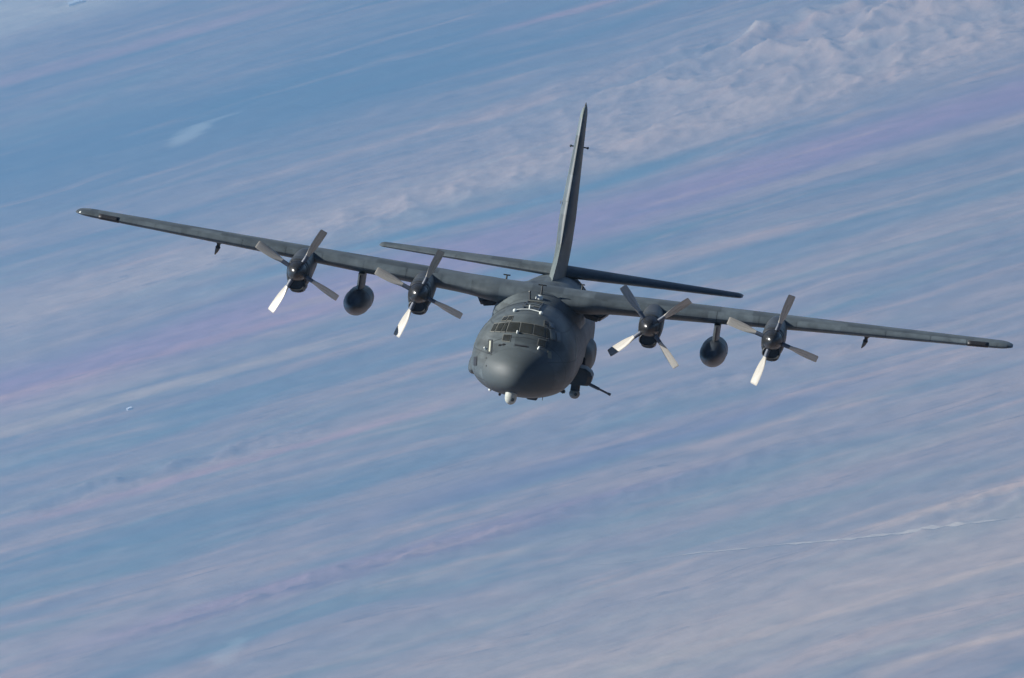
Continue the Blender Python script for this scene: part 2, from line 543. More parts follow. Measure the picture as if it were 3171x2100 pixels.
M_tail = paint('tail_grey', (0.0663, 0.0796, 0.0752), 0.55, 0.22, 0.18, panel=(50.0, 1.4, 1.5))
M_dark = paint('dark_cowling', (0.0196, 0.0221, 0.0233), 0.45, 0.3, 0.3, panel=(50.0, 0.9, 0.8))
M_black = paint('black_boot', (0.012, 0.012, 0.013), 0.5, 0.3, 0.3)
M_spin = paint('spinner_black', (0.012, 0.013, 0.014), 0.3, 0.4, 0.3)
M_tank = paint('tank_grey', (0.0241, 0.0302, 0.0357), 0.4, 0.3, 0.2, panel=(50.0, 1.7, 50.0))
M_radome = paint('radome_grey', (0.0392, 0.0478, 0.0498), 0.55, 0.2, 0.1)
M_pale = paint('pale_sensor', (0.2520, 0.2604, 0.2268), 0.45, 0.4, 0.15)
M_sens2 = paint('grey_sensor', (0.11, 0.115, 0.11), 0.4, 0.4, 0.15)
M_frame = paint('window_frame_grey', (0.075, 0.078, 0.07), 0.5, 0.3, 0.15)
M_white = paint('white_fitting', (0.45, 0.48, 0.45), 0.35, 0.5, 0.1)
M_blade = paint('propeller_blade', (0.2520, 0.2394, 0.2100), 0.27, 0.6, 0.08)
M_shank = paint('blade_cuff', (0.05, 0.06, 0.08), 0.5, 0.3, 0.1)
M_gun = paint('gun_metal', (0.03, 0.04, 0.05), 0.35, 0.5, 0.2)
M_strip = paint('formation_strip', (0.24, 0.25, 0.20), 0.5, 0.3, 0.1)
t = NT('cockpit_glass')
t.b.inputs['Base Color'].default_value = (0.012, 0.014, 0.013, 1)
t.b.inputs['Roughness'].default_value = 0.08
t.b.inputs['Specular IOR Level'].default_value = 0.22
t.put(t.b.inputs['Base Color'], t.mix(t.noise(t.n('ShaderNodeTexCoord').outputs['Object'], 2.5, 2), (0.008, 0.009, 0.008), (0.03, 0.032, 0.028)))
M_glass = t.mat
t = NT('side_glass')
t.put(t.b.inputs['Base Color'], t.mix(t.noise(t.n('ShaderNodeTexCoord').outputs['Object'], 3.5, 2), (0.05, 0.06, 0.06), (0.14, 0.16, 0.15)))
t.b.inputs['Roughness'].default_value = 0.12
M_sideglass = t.mat

# ------------------------------------------------------------------ the gunship (x = to its left wing, y = aft, z = up, nose at origin)
gun_ship = bpy.data.objects.new('gunship_aircraft', None)
col.objects.link(gun_ship)
gun_ship.empty_display_size = 3
gun_ship['label'] = 'dark grey four-propeller military gunship aircraft flying towards the camera above the desert'
gun_ship['category'] = 'aircraft'
RX, RY, RZ = 9.69901205e-02, 1.38946549e-01, -4.92983561e-02 - R(0.2)
TX, TZ, DIST = 1.14781607, 1.18892033, 400.0
Rm = Matrix.Rotation(RY, 4, 'Y') @ Matrix.Rotation(RX, 4, 'X') @ Matrix.Rotation(RZ, 4, 'Z')
pose = Matrix.Translation((TX, DIST, TZ)) @ Rm @ Matrix.Translation((0, -11, -1.5))
camf = Matrix((cam_r, fwd, cam_u)).transposed().to_4x4()
camf.translation = cam_pos
gun_ship.matrix_world = camf @ pose
G = gun_ship

# fuselage -----------------------------------------------------------
#       y     top    bottom  half-width widest
ST = [(0.000, -0.42, -0.42, 0.00, -0.42), (0.05, -0.15, -0.69, 0.30, -0.42), (0.20, 0.12, -0.90, 0.60, -0.42),
      (0.50, 0.38, -1.06, 0.96, -0.40), (1.00, 0.62, -1.20, 1.33, -0.36), (1.60, 0.83, -1.30, 1.65, -0.31),
      (2.00, 0.98, -1.35, 1.81, -0.27), (2.50, 1.27, -1.40, 1.97, -0.21), (3.05, 1.74, -1.44, 2.09, -0.14),
      (3.70, 2.00, -1.48, 2.17, -0.08), (4.60, 2.12, -1.52, 2.20, -0.02), (5.50, 2.16, -1.55, 2.21, 0.0),
      (11.0, 2.16, -1.62, 2.20, 0.0), (17.0, 2.16, -1.66, 2.18, 0.0), (18.5, 2.16, -1.55, 2.15, 0.05),
      (20.0, 2.15, -1.20, 2.08, 0.2), (22.0, 2.10, -0.45, 1.88, 0.5), (24.0, 2.02, 0.30, 1.52, 0.9),
      (26.0, 1.94, 0.92, 1.06, 1.25), (28.0, 1.82, 1.32, 0.52, 1.5), (29.3, 1.66, 1.50, 0.10, 1.58)]
sa = np.array(ST)
def stat(y):
    # square-root spacing near the nose keeps the radome round
    q = np.sqrt(np.array(y))
    return [pchip(np.sqrt(sa[:, 0]), sa[:, k], q) for k in range(1, 5)]
def fus_rings(ys, n=96, grow=0.0):
    tt, bb, ww, cc = stat(ys)
    out = []
    for y, a, b, wd, c in zip(ys, tt, bb, ww, cc):
        out.append(superring(0, y, c, wd + grow, max(a - c, 0) + grow, max(c - b, 0) + grow, 2.0, 2.2 + 0.3 * min(1, y / 6), n))
    return out
ys_nose = np.concatenate([np.linspace(0.02, 1.15, 26)**2])
ys_body = np.concatenate([np.linspace(1.33, 6.0, 44), np.linspace(6.5, 16.5, 14), np.linspace(17, 29.3, 40)])
radome = loft('radome', fus_rings(ys_nose), M_radome, G)
fus = loft('fuselage', fus_rings(ys_body), M_skin, G)
fr = fus_rings(np.concatenate([ys_nose, ys_body]))
N = 96
bv = [p for r_ in fr for p in r_]
bf = [(i * N + j, i * N + (j + 1) % N, (i + 1) * N + (j + 1) % N, (i + 1) * N + j) for i in range(len(fr) - 1) for j in range(N)]
HULL = BVHTree.FromPolygons([Vector(p) for p in bv], bf)
def hull_front(x, z):
    h = HULL.ray_cast(Vector((x, -3, z)), Vector((0, 1, 0)))
    return (h[0], h[1] if h[1].y < 0 else -h[1])
def hull_side(y, z, sx):
    h = HULL.ray_cast(Vector((sx * 6, y, z)), Vector((-sx, 0, 0)))
    return (h[0], h[1] if h[1].x * sx > 0 else -h[1])
def hull_top(x, y, sz=1):
    h = HULL.ray_cast(Vector((x, y, sz * 6)), Vector((0, 0, -sz)))
    return (h[0], h[1] if h[1].z * sz > 0 else -h[1])
def patch(name, corners, fn, mat, parent, off, nn=6, thick=0.03, inset=0.0):
    """a plate that follows the hull: corners are given in the projection fn uses"""
    c = [Vector((p[0], p[1], 0)) for p in corners]
    mid = sum(c, Vector()) / 4
    if inset:
        c = [p + (mid - p).normalized() * inset for p in c]
    vt, vb = [], []
    for i in range(nn + 1):
        for j in range(nn + 1):
            u_, v_ = i / nn, j / nn
            q = (c[0] * (1 - u_) + c[1] * u_) * (1 - v_) + (c[3] * (1 - u_) + c[2] * u_) * v_
            p_, nrm = fn(q.x, q.y)
            vt.append(p_ + nrm * off)
            vb.append(p_ + nrm * (off - thick))
    f, k = [], nn + 1
    T = k * k
    for i in range(nn):
        for j in range(nn):
            a = i * k + j
            f.append((a, a + 1, a + k + 1, a + k))
            f.append((T + a, T + a + k, T + a + k + 1, T + a + 1))
    rim = [(i * k) for i in range(k)] + [nn * k + j for j in range(1, k)] + [i * k + nn for i in range(nn - 1, -1, -1)] + [j for j in range(nn - 1, 0, -1)]
    for a, b in zip(rim, rim[1:] + rim[:1]):
        f.append((a, b, T + b, T + a))
    return link_mesh(name, make_mesh(name, vt + vb, f, angle=40), mat, parent)

# wings ---------------------------------------------------------------
def naca(xc, t):
    return 5 * t * (0.2969 * math.sqrt(max(xc, 0)) - 0.126 * xc - 0.3516 * xc**2 + 0.2843 * xc**3 - 0.1036 * xc**4)
def wing_geo(x):
    a = abs(x)
    chord = 4.9 if a < 5 else 4.9 + (2.45 - 4.9) * (a - 5) / 15.2
    le = 9.45 + (0.9 * (a - 5) / 15.2 if a > 5 else 0)
    z = 2.08 + 0.0437 * max(0, a - 1.6)
    th = 0.175 + (0.115 - 0.175) * a / 20.2
    inc = R(2.6 - 2.0 * a / 20.2)
    k = math.exp(-(max(0, a - 1.9) / 0.9)**2) if a > 1.9 else 1.0        # root fillet
    return le - 0.30 * k, chord + 0.5 * k, z - 0.03 * k, th * (1 + 0.06 * k), inc
def wing_pts(x, c0, c1, n=14, grow=0.0, geo=wing_geo, tipk=1.0):
    le, ch, z, th, inc = geo(x)
    th *= tipk
    le0, ch0 = le, ch
    xs = [c0 + (c1 - c0) * (0.5 - 0.5 * math.cos(math.pi * i / n)) for i in range(n + 1)]
    up, lo = [], []
    for q in xs:
        camb = 0.024 * 4 * q * (1 - q)
        t_ = naca(q, th)
        up.append((q, camb + t_ + grow / ch))
        lo.append((q, camb - t_ - grow / ch))
    if c0 == 0:
        up[0] = (-grow / ch, 0)
        ring = up + lo[:0:-1]
    else:
        ring = up + lo[::-1]
    out = []
    for q, zz in ring:
        yy, zz = q * ch, zz * ch
        out.append((x, le + yy * math.cos(inc) + zz * math.sin(inc), z + zz * math.cos(inc) - (yy - 0.35 * ch) * math.sin(inc)))
    return out
def span(a, b, n):
    return [a + (b - a) * i / n for i in range(n + 1)]
for sx in (-1, 1):
    xs = [0.0, 0.8] + span(1.4, 3.6, 14) + span(4.0, 19.6, 28)
    rings = [wing_pts(sx * x, 0, 0.74, 22) for x in xs]
    wing = loft('wing', rings, M_wing, G, angle=30)
    # rounded tip
    tip = []
    for k in range(9):
        a = math.pi / 2 * k / 8
        tip.append((19.6 + 0.62 * math.sin(a), max(math.cos(a), 0.04)))
    def tip_geo(x, kk):
        le, ch, z, th, inc = wing_geo(19.6)
        c2 = ch * (0.55 + 0.45 * kk)
        return le + (ch - c2) * 0.35, c2, wing_geo(x)[2], th * (0.1 + 0.9 * kk), inc
    loft('wing_tip', [wing_pts(sx * x, 0, 1.0, 22, geo=lambda q, kk=kk: tip_geo(q, kk)) for x, kk in tip], M_edge, wing, angle=30)
    loft('flap', [wing_pts(sx * x, 0.745, 1.0, 8) for x in span(2.35, 11.9, 20)], M_wing, wing, angle=30)
    loft('aileron', [wing_pts(sx * x, 0.745, 1.0, 8) for x in span(11.96, 19.58, 16)], M_wing, wing, angle=30)
    edges = [2.9, 4.2, 5.75, 7.6, 9.4, 11.0, 12.9, 14.8, 16.7, 18.25, 19.55]
    for a, b in zip(edges, edges[1:]):
        loft('leading_edge_panel', [wing_pts(sx * x, 0, 0.085, 10, 0.006) for x in span(a + 0.022, b - 0.022, 4)], M_edge, wing, angle=30)
    # black anti-collision panel near the tip, following the nose of the wing
    v, f = [], []
    xsb = span(18.30, 19.17, 6)
    for x in xsb:
        full = wing_pts(sx * x, 0, 0.075, 12, 0.016)
        n_ = 13
        nose = full[n_ - 1 - 5::-1] if False else (full[8::-1] + full[:n_ - 1:-1][:8])
        v += nose
    k = len(v) // len(xsb)
    f = [(i * k + j, i * k + j + 1, (i + 1) * k + j + 1, (i + 1) * k + j) for i in range(len(xsb) - 1) for j in range(k - 1)]
    o = link_mesh('black_panel', make_mesh('black_panel', v, f), M_black, wing)
    sm = o.modifiers.new('solid', 'SOLIDIFY')
    sm.thickness = 0.006
    # dump mast below the outer wing
    le, ch, z, th, inc = wing_geo(14.0)
    zb = z - 0.20
    for_pts = [((14.0) * sx, le + ch * 0.42, zb), (14.0 * sx - 0.03, le + ch * 0.44, zb - 0.22), (14.0 * sx - 0.09, le + ch * 0.50, zb - 0.42), (14.0 * sx - 0.16, le + ch * 0.58, zb - 0.58)]
    tube('dump_mast', for_pts, [0.14, 0.11, 0.075, 0.03], M_dark, wing)
    # wing tip lamp
    le, ch, z, th, inc = wing_geo(19.9)
    lathe('tip_lamp', [(-0.14, 0.005), (-0.11, 0.045), (-0.03, 0.07), (0.12, 0.06), (0.3, 0.02)], M_white if sx < 0 else M_black, wing, (sx * 19.98, le + 0.22, z + 0.03), 16)
    # root fairing wedge under the trailing part of the wing
    box('root_fairing', (0.95, 2.4, 0.34), M_dark, wing, (sx * 2.35, 13.1, 1.52), (R(4), sx * R(10), -sx * R(8)), 0.09, 0.7)

# centre-section hump over the fuselage
hump = []
for y in np.linspace(7.2, 17.5, 30):
    k = float(sstep(np.array(y), 7.2, 10.2) * (1 - sstep(np.array(y), 13.5, 17.5)))
    hump.append(superring(0, y, 1.0, 1.2 + 0.72 * k, 1.06 + 0.50 * k, 0.5, 2.4, 2.0, 40))
loft('centre_fairing', hump, M_skin, G)

# main gear fairings
for sx in (-1, 1):
    rr = []
    for y in np.linspace(10.3, 18.6, 34):
        u_ = (y - 10.3) / 8.3
        k = max(0.02, min(1, math.sin(math.pi * min(u_ * 1.9, 0.5)))) if u_ < 0.3 else max(0.02, 1 - max(0, (u_ - 0.6) / 0.4)**2)
        rr.append(superring(sx * (1.72 + 0.08 * k), y, -0.42, 0.70 * k, 0.72 * k, 0.80 * k, 2.6, 2.8, 28))
    sp = loft('gear_fairing', rr, M_skin, G)
    box('air_inlet', (0.2, 0.12, 0.42), M_black, sp, (sx * 2.2, 10.6, -0.35), (0, 0, -sx * R(30)), 0.03)

# tail -----------------------------------------------------------------
def tail_geo(x):
    a = abs(x)
    ch = 4.3 + (2.0 - 4.3) * a / 8.02
    return 23.2 + 1.75 * a / 8.02, ch, 2.05, 0.112 - 0.02 * a / 8, R(1.2)
for sx in (-1, 1):
    xs = span(0.2, 7.85, 14)
    rings = [wing_pts(sx * x, 0, 0.66, 18, geo=tail_geo) for x in xs]
    tp = loft('tailplane', rings, M_wing, G, angle=30)
    tip = [(7.85 + 0.27 * math.sin(a), max(math.cos(a), 0.05)) for a in span(0, math.pi / 2, 6)]
    def tpg(x, kk):
        le, ch, z, th, inc = tail_geo(7.85)
        c2 = ch * (0.7 + 0.3 * kk)
        return le + (ch - c2) * 0.4, c2, z, th * (0.15 + 0.85 * kk), inc
    loft('tailplane_tip', [wing_pts(sx * x, 0, 1.0, 18, geo=lambda q, kk=kk: tpg(q, kk)) for x, kk in tip], M_wing, tp, angle=30)
    loft('elevator', [wing_pts(sx * x, 0.665, 1.0, 8, geo=tail_geo) for x in span(0.9, 7.83, 10)], M_wing, tp, angle=30)
    for a, b in ((1.75, 4.6), (4.65, 7.8)):
        loft('leading_edge_panel', [wing_pts(sx * x, 0, 0.09, 8, 0.005, geo=tail_geo) for x in span(a, b - 0.02, 4)], M_edge, tp, angle=30)

FZ = [1.6, 2.15, 2.45, 2.85, 3.4, 4.5, 9.0, 9.25, 9.35]
FLE = [17.6, 18.6, 19.8, 21.0, 22.0, 22.75, 25.35, 25.75, 26.3]
FTE = [28.7, 28.7, 28.65, 28.6, 28.6, 28.5, 28.05, 28.0, 27.8]
FTH = [0.75, 0.75, 0.74, 0.74, 0.74, 0.72, 0.30, 0.2, 0.05]
def fin_ring(z, c0, c1, n=16, grow=0.0):
    le, te, th = (float(np.interp(z, FZ, q)) for q in (FLE, FTE, FTH))
    ch = te - le
    xs = [c0 + (c1 - c0) * (0.5 - 0.5 * math.cos(math.pi * i / n)) for i in range(n + 1)]
    lowk = 1 - float(sstep(np.array(z), 2.6, 4.6))
    tk = [naca(q, th / ch) * ch * (1 - lowk * (1 - float(sstep(np.array(q), -0.12, 0.5)))) + grow for q in xs]
    a = [(k, le + q * ch, z) for q, k in zip(xs, tk)]
    b = [(-k, le + q * ch, z) for q, k in zip(xs, tk)]
    if c0 == 0:
        a[0] = (0, le - grow, z)
        return a + b[:0:-1]
    return a + b[::-1]
zz = [1.6, 1.9, 2.15, 2.3, 2.45, 2.65, 2.85, 3.1, 3.4, 3.9] + span(4.5, 9.0, 14) + [9.12, 9.2, 9.27, 9.32, 9.35]
fin = loft('fin', [fin_ring(z, 0, 0.70) for z in zz], M_tail, G, angle=30)
loft('rudder', [fin_ring(z, 0.705, 1.0, 8) for z in span(2.4, 8.95, 12)], M_tail, fin, angle=30)
loft('rudder_cap', [fin_ring(z, 0.705, 1.0, 8) for z in (8.98, 9.1, 9.2, 9.3, 9.35)], M_tail, fin, angle=30)
for a, b in ((3.5, 5.3), (5.32, 7.1), (7.12, 8.9)):
    loft('leading_edge_panel', [fin_ring(z, 0, 0.10, 8, 0.006) for z in span(a, b, 4)], M_edge, fin, angle=30)
for sx in (-1, 1):
    o = tube('probe', [(sx * 0.1, 26.2, 7.55), (sx * 0.36, 26.2, 7.55)], 0.03, M_dark, fin)
    lathe('probe_head', [(-0.2, 0.01), (-0.14, 0.05), (0.14, 0.05), (0.2, 0.01)], M_dark, o, (sx * 0.38, 26.2, 7.55), 12)
tube('tip_antenna', [(0, 26.6, 9.3), (0, 26.7, 9.5)], [0.05, 0.02], M_dark, fin)
box('fin_mark', (0.02, 0.3, 0.12), M_pale, fin, (-0.36, 23.9, 5.2), None, 0.005)

# engines ----------------------------------------------------------------
def blade_mesh():
    v, f, rings = [], [], []
    rr = [0.42, 0.62, 0.78, 0.92, 1.08, 1.28, 1.5, 1.7, 1.88, 1.99, 2.04, 2.055]
    ch = [0.20, 0.20, 0.24, 0.33, 0.42, 0.47, 0.48, 0.47, 0.45, 0.43, 0.40, 0.34]
    tk = [0.18, 0.18, 0.15, 0.11, 0.085, 0.065, 0.05, 0.042, 0.035, 0.03, 0.022, 0.008]
    be = [62, 62, 59, 57, 54, 51, 48.5, 46, 44, 43, 42.5, 42.5]
    for r_, c, t_, b in zip(rr, ch, tk, be):
        ring = []
        for i in range(20):
            a = 2 * math.pi * i / 20
            p_, q = 0.5 * c * math.cos(a), 0.5 * t_ * math.sin(a)
            cb, sb = math.cos(R(b)), math.sin(R(b))
            # chord runs along the direction of turning (+z for a blade along +x) and forward (-y)
            ring.append((r_, -p_ * sb - q * cb, p_ * cb - q * sb))
        rings.append(ring)
    return rings
BR = blade_mesh()
def ring_mesh(name, rings, cap=(True, True), angle=35):
    n = len(rings[0])
    v = [p for r_ in rings for p in r_]
    f = [(i * n + j, i * n + (j + 1) % n, (i + 1) * n + (j + 1) % n, (i + 1) * n + j) for i in range(len(rings) - 1) for j in range(n)]
    if cap[0]:
        f.append(tuple(range(n)))
    if cap[1]:
        f.append(tuple(range((len(rings) - 1) * n, len(rings) * n)))
    return make_mesh(name, v, f, angle=angle)
ME_blade = ring_mesh('blade', BR[2:], (True, True))
ME_cuff = ring_mesh('blade_cuff', BR[:3])
# nacelle, origin at the propeller hub
NS = [(0.28, 0.40, -0.42, 0.43), (0.34, 0.47, -0.64, 0.47), (0.5, 0.51, -0.77, 0.49), (0.9, 0.55, -0.84, 0.50), (1.6, 0.60, -0.87, 0.505),
      (2.4, 0.68, -0.84, 0.50), (3.0, 0.72, -0.78, 0.48), (4.2, 0.70, -0.62, 0.44), (5.6, 0.56, -0.42, 0.38), (7.0, 0.40, -0.26, 0.30), (8.1, 0.2, -0.14, 0.18)]
na = np.array(NS)
yy = np.concatenate([np.linspace(0.28, 0.9, 9), np.linspace(1.1, 8.1, 26)])
cols = [pchip(na[:, 0], na[:, k], yy) for k in (1, 2, 3)]
NR = [superring(0, y, 0.0, w_, a, -b, 2.3, 2.4, 40) for y, a, b, w_ in zip(yy, *cols)]
ME_nac = ring_mesh('engine_nacelle', NR)
lip = []
for y, k in ((0.36, 0.28), (0.22, 0.33), (0.17, 0.35), (0.18, 0.365), (0.24, 0.385), (0.42, 0.40)):
    lip.append(superring(0, y, -0.58, k, k * 0.66, k * 0.66, 2.6, 2.6, 36))
ME_lip = ring_mesh('intake_lip', lip, (False, False))
ME_hole = ring_mesh('intake_throat', [superring(0, y, -0.58, 0.305, 0.2, 0.2, 2.6, 2.6, 36) for y in (0.262, 0.45)])
PS = [(-0.80, 0.004), (-0.79, 0.06), (-0.74, 0.14), (-0.64, 0.235), (-0.48, 0.33), (-0.28, 0.40), (-0.05, 0.44), (0.2, 0.455), (0.27, 0.45)]
def lathe_mesh(name, prof, n=36):
    return ring_mesh(name, [[(r_ * math.cos(2 * math.pi * i / n), a, r_ * math.sin(2 * math.pi * i / n)) for i in range(n)] for a, r_ in prof])
ME_spin = lathe_mesh('spinner', PS)
ME_band = lathe_mesh('spinner_band', [(-0.1, 0.40), (-0.1, 0.446), (0.12, 0.462), (0.12, 0.40)])
ME_scoop = ring_mesh('oil_cooler_scoop', [superring(0, y, -0.80, w_, h_, h_, 2.5, 2.5, 24) for y, w_, h_ in ((0.9, 0.26, 0.16), (0.95, 0.30, 0.2), (1.6, 0.34, 0.24), (2.6, 0.32, 0.2), (3.6, 0.2, 0.06))])
ME_exh = lathe_mesh('exhaust_pipe', [(6.6, 0.24), (7.5, 0.27), (8.35, 0.25), (8.35, 0.21), (7.6, 0.2)])
ME_coll = ring_mesh('cowl_band', [superring(0, y, 0.0, w_, a, b, 2.3, 2.4, 40) for y, w_, a, b in ((1.02, 0.495, 0.55, 0.84), (1.02, 0.508, 0.572, 0.862), (1.12, 0.510, 0.576, 0.866), (1.12, 0.497, 0.555, 0.845))])
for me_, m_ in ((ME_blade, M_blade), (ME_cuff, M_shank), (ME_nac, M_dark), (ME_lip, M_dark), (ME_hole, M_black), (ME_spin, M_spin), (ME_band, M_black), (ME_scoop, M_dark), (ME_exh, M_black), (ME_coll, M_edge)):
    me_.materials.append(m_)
PROPS = [(-10.16, 2.1, 64), (-4.93, 1.9, 70), (4.93, 1.9, 41.5), (10.16, 2.1, 74.5)]
for x, z, ang in PROPS:
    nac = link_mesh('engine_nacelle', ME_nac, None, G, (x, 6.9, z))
    link_mesh('spinner', ME_spin, None, nac)
    link_mesh('spinner_band', ME_band, None, nac)
    link_mesh('intake_lip', ME_lip, None, nac)
    link_mesh('intake_throat', ME_hole, None, nac)
    link_mesh('oil_cooler_scoop', ME_scoop, None, nac)
    link_mesh('exhaust_pipe', ME_exh, None, nac)
    link_mesh('cowl_band', ME_coll, None, nac)
    for k in range(4):
        for nm, me_ in (('blade', ME_blade), ('blade_cuff', ME_cuff)):
            b = link_mesh(nm, me_, None, nac)
            b.rotation_euler = (0, -R(ang + 90 * k), 0)

# drop tanks ---------------------------------------------------------------
tp_ = [(7.2, 0.005), (7.23, 0.085), (7.35, 0.18), (7.6, 0.30), (8.0, 0.41), (8.5, 0.495), (9.0, 0.545), (9.5, 0.56), (11.3, 0.56), (12.1, 0.525), (12.8, 0.43), (13.4, 0.28), (13.7, 0.14), (13.8, 0.02)]
for sx in (-1, 1):
    tk_ = lathe('drop_tank', tp_, M_tank, G, (sx * 7.66, 0, 0.92), 48)
    rg = []
    for z in (0.4, 0.55, 0.75, 0.95, 1.2):
        ring = []
        for i in range(24):
            a = 2 * math.pi * i / 24
            ring.append((0.14 * math.sin(a), 10.6 - 1.55 * math.cos(a) * (1 + 0.12 * (z - 0.6)), z))
        rg.append(ring)
    loft('pylon', rg, M_dark, tk_)
    for y in (9.5, 11.1):
        loft('tank_band', [superring(0, y + d, 0, r_, r_, r_, 2, 2, 48) for d, r_ in ((0, 0.555), (0, 0.566), (0.06, 0.566), (0.06, 0.555))], M_dark, tk_)
    box('filler_cap', (0.2, 0.2, 0.03), M_dark, tk_, (0, 10.0, 0.555), None, 0.01)

# cockpit windows -------------------------------------------------------------
def window(corners, mat=None, fn=hull_front, grow=0.042):
    c = [Vector((p[0], p[1], 0)) for p in corners]
    mid = sum(c, Vector()) / 4
    big = [p + (p - mid).normalized() * grow for p in c]
    pane = patch('cockpit_window', corners, fn, mat or M_glass, G, 0.032, 5, 0.03)
    patch('window_frame', [(p.x, p.y) for p in big], fn, M_frame, pane, 0.018, 6, 0.05)
    return pane
window([(-0.25, 1.66), (0.25, 1.66), (0.26, 1.29), (-0.26, 1.29)])
WIN = [([(0.31, 1.655), (0.73, 1.60), (0.80, 1.23), (0.32, 1.285)], M_glass),
       ([(0.79, 1.585), (0.90, 1.55), (1.00, 1.205), (0.87, 1.225)], M_glass),
       ([(0.95, 1.54), (1.17, 1.47), (1.26, 1.17), (1.06, 1.20)], M_sideglass),
       ([(1.22, 1.46), (1.38, 1.40), (1.46, 1.13), (1.32, 1.16)], M_sideglass),
       ([(0.67, 1.83), (0.81, 1.80), (0.88, 1.655), (0.71, 1.685)], M_glass),
       ([(0.86, 1.785), (1.03, 1.725), (1.10, 1.59), (0.93, 1.64)], M_sideglass),
       ([(0.60, 1.135), (0.88, 1.10), (0.89, 0.885), (0.60, 0.91)], M_glass)]
for cs, mt in WIN:
    window([(-x, z) for x, z in cs], M_glass)
    window(cs, mt)

# small fittings ---------------------------------------------------------------
pl = patch('side_panel', [(-1.50, 0.80), (-1.32, 0.84), (-1.22, 0.36), (-1.41, 0.31)], hull_front, M_dark, G, 0.02)
patch('panel_light', [(-1.43, 0.76), (-1.365, 0.775), (-1.29, 0.40), (-1.355, 0.385)], hull_front, M_strip, pl, 0.032, 4)
patch('sensor_aperture', [(-1.985, 0.0), (-1.84, 0.06), (-1.79, -0.27), (-1.94, -0.33)], hull_front, M_black, G, 0.03)
patch('radome_hinge', [(-0.33, 0.845), (0.20, 0.85), (0.20, 0.815), (-0.33, 0.81)], hull_front, M_black, G, 0.025, 8)
patch('unit_marking', [(1.05, 0.76), (1.2, 0.72), (1.27, 0.48), (1.12, 0.50)], hull_front, paint('dull_marking', (0.10, 0.095, 0.062), 0.5, 0.3, 0.5), G, 0.006)
def on_hull(name, fn, a, b, prof, mat, tilt=None):
    """a little turned fitting standing out from the hull"""
    p_, nrm = fn(a, b)
    rg = []
    q = nrm.to_track_quat('Z', 'Y')
    for h_, r_ in prof:
        rg.append([p_ + q @ Vector((r_ * math.cos(2 * math.pi * i / 14), r_ * math.sin(2 * math.pi * i / 14), h_)) for i in range(14)])
    return loft(name, rg, mat, G)
for x, z in ((-0.95, 0.71), (-0.80, 0.76)):
    on_hull('pitot_port', hull_front, x, z, [(-0.03, 0.07), (0.03, 0.07), (0.035, 0.04), (0.01, 0.03)], M_black)
for x, z in ((-1.42, 0.14), (-1.36, -0.15)):
    on_hull('static_port', hull_front, x, z, [(-0.03, 0.04), (0.015, 0.04), (0.015, 0.01)], M_dark)
for x, z in ((-1.52, 0.44), (0.66, 0.79), (-0.33, 1.26)):  # last is an added white stud standing in for a windscreen glint
    on_hull('probe_and_glint_stud', hull_front, x, z, [(-0.03, 0.05), (0.06, 0.05), (0.12, 0.035), (0.14, 0.01)], M_white)
# refuelling receptacle on the cockpit roof
def roof(x, y, dz=0.0):
    p_, nrm = hull_top(x, y)
    return p_ + nrm * dz
bar = tube('receptacle_lip', [roof(x, 4.35 - 0.12 * abs(x), 0.04) for x in span(-0.62, 0.42, 10)], 0.028, M_white, G)
for x in (-0.64, 0.44):
    p_ = roof(x, 4.12, 0.05)
    lathe('receptacle_lamp', [(-0.10, 0.01), (-0.08, 0.06), (0.0, 0.085), (0.10, 0.06), (0.14, 0.01)], M_white, G, p_, 16)
tube('roof_post', [roof(-0.08, 4.75, -0.02), roof(-0.08, 4.75, 0.17)], [0.045, 0.035], M_white, G)
for x0_, x1_, y, mt, h_ in ((-0.32, 0.05, 5.15, M_edge, 0.05), (-0.42, 0.30, 5.6, M_frame, 0.04), (-0.30, 0.22, 6.5, M_edge, 0.05), (-0.46, 0.34, 7.1, M_black, 0.03), (-0.34, 0.30, 7.8, M_frame, 0.05)):
    pt = [roof(x, y, h_ * 0.5) for x in span(x0_, x1_, 6)]
    tube('slipway_rib', pt, h_ * 0.8, mt, G, 8)
for sx in (-0.34, 0.30):
    tube('slipway_rail', [roof(sx, y, 0.02) for y in span(4.6, 7.9, 8)], 0.03, M_dark, G, 8)
def t_antenna(x, y, z, hgt, wd, mat=M_dark):
    o = tube('mast_antenna', [(x, y, z - 0.1), (x, y + 0.03, z + hgt)], [0.05, 0.035], mat, G, 10)
    tube('crossbar', [(x - wd / 2, y + 0.03, z + hgt), (x + wd / 2, y + 0.03, z + hgt)], 0.03, mat, o, 10)
t_antenna(0.10, 9.1, 2.42, 0.38, 0.36)
t_antenna(-1.62, 12.0, 2.45, 0.30, 0.30)
t_antenna(1.55, 14.2, 2.35, 0.25, 0.20)
o = tube('mast_antenna', [roof(-0.30, 8.3, 0), roof(-0.30, 8.35, 0.36)], [0.055, 0.045], M_dark, G, 10)
lathe('antenna_cap', [(-0.1, 0.01), (-0.07, 0.05), (0.07, 0.05), (0.1, 0.01)], M_frame, o, roof(-0.30, 8.35, 0.38), 12)
p_ = roof(0.06, 8.5, 0.14)
lathe('beacon', [(-0.06, 0.16), (0.04, 0.15), (0.1, 0.11), (0.13, 0.03)], M_white, G, p_, 20, 'z')
# formation light strips on the flanks
for sx in (-1, 1):
    patch('formation_strip', [(6.3, 1.12), (4.1, 0.40), (4.0, 0.30), (6.2, 1.04)], lambda a, b, q=sx: hull_side(a, b, q), M_strip, G, 0.016, 8)
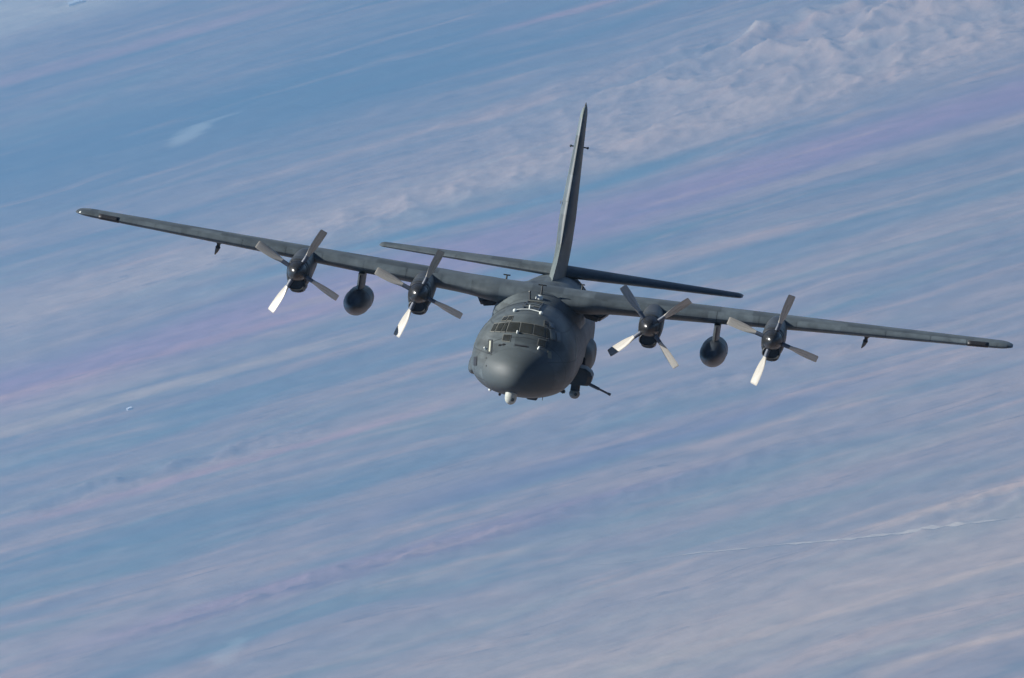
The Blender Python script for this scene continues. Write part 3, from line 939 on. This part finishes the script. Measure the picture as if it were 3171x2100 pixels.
# sensor turret under the nose
tx, ty = -0.14, 0.66
tu = lathe('turret_mount', [(-0.66, 0.20), (-0.80, 0.235), (-0.93, 0.245), (-0.96, 0.2)], M_sens2, G, (tx, ty, 0), 28, 'z')
lathe('turret_ball', [(-0.955, 0.18), (-0.98, 0.225), (-1.10, 0.25), (-1.32, 0.248), (-1.44, 0.21), (-1.52, 0.14), (-1.565, 0.05), (-1.57, 0.004)], M_pale, tu, (tx * 0, 0, 0), 32, 'z')
lathe('turret_lens', [(-0.255, 0.02), (-0.25, 0.07), (-0.20, 0.08)], M_glass, tu, (0.09, 0.01, -1.33), 20)
# chin and belly fittings
def belly(x, y):
    return hull_top(x, y, -1)[0]
box('belly_antenna', (0.50, 0.7, 0.16), M_dark, G, belly(0.55, 4.6) + Vector((0, 0, -0.05)), None, 0.03, 0.85)
box('blade_antenna', (0.03, 0.3, 0.26), M_dark, G, belly(0.95, 5.4) + Vector((0, 0, -0.1)), None, 0.01, 0.5)
lathe('chin_lamp', [(-0.08, 0.01), (-0.05, 0.06), (0.03, 0.07), (0.1, 0.05)], M_white, G, belly(-1.12, 3.0) + Vector((-0.05, 0, -0.02)), 14)
lathe('chin_probe', [(-0.08, 0.03), (-0.02, 0.06), (0.06, 0.06), (0.1, 0.01)], M_black, G, belly(-0.72, 2.6) + Vector((0, 0, -0.05)), 14)
# blister on the right cheek
rr = []
for y in span(4.0, 6.6, 16):
    k = max(0.03, math.sin(math.pi * min(1, max(0, (y - 4.0) / 2.6)))**0.6)
    rr.append(superring(-2.04, y, -0.62, 0.30 * k, 0.52 * k, 0.36 * k, 2.3, 2.6, 24))
loft('cheek_blister', rr, M_skin, G)
# gun bay on the left flank
prof = [(1.7, -0.30), (2.42, -0.42), (2.66, -0.56), (2.76, -0.72), (2.72, -1.02), (2.62, -1.14), (1.9, -1.16), (1.6, -1.0)]
gb = loft('gun_bay', [[(x * k + 0.0 * y, y, z) for x, z in prof] for y, k in ((8.45, 0.93), (8.6, 1.0), (9.9, 1.0), (10.3, 0.9))], M_dark, G, angle=25)
tube('gun_barrel', [(2.5, 9.0, -1.04), (2.9, 8.99, -1.17), (3.1, 8.98, -1.235), (3.1, 8.98, -1.235), (3.52, 8.96, -1.375)], [0.075, 0.07, 0.065, 0.045, 0.045], M_gun, gb, 14)
tube('muzzle', [(3.50, 8.961, -1.368), (3.62, 8.956, -1.408)], [0.058, 0.058], M_gun, gb, 14)
sb = lathe('sensor_mount', [(-1.10, 0.20), (-1.36, 0.20), (-1.40, 0.22)], M_dark, G, (2.10, 8.75, 0), 24, 'z')
lathe('sensor_ball', [(-1.405, 0.16), (-1.43, 0.20), (-1.53, 0.235), (-1.62, 0.225), (-1.71, 0.17), (-1.76, 0.09), (-1.775, 0.004)], M_sens2, sb, (0, 0, 0), 32, 'z')
lathe('ball_lens', [(-0.25, 0.02), (-0.245, 0.06), (-0.2, 0.07)], M_glass, sb, (0.06, 0, -1.56), 18)
box('door_hinge', (0.32, 0.5, 0.14), M_dark, G, (1.62, 7.2, -1.34), (0, R(25), 0), 0.04)
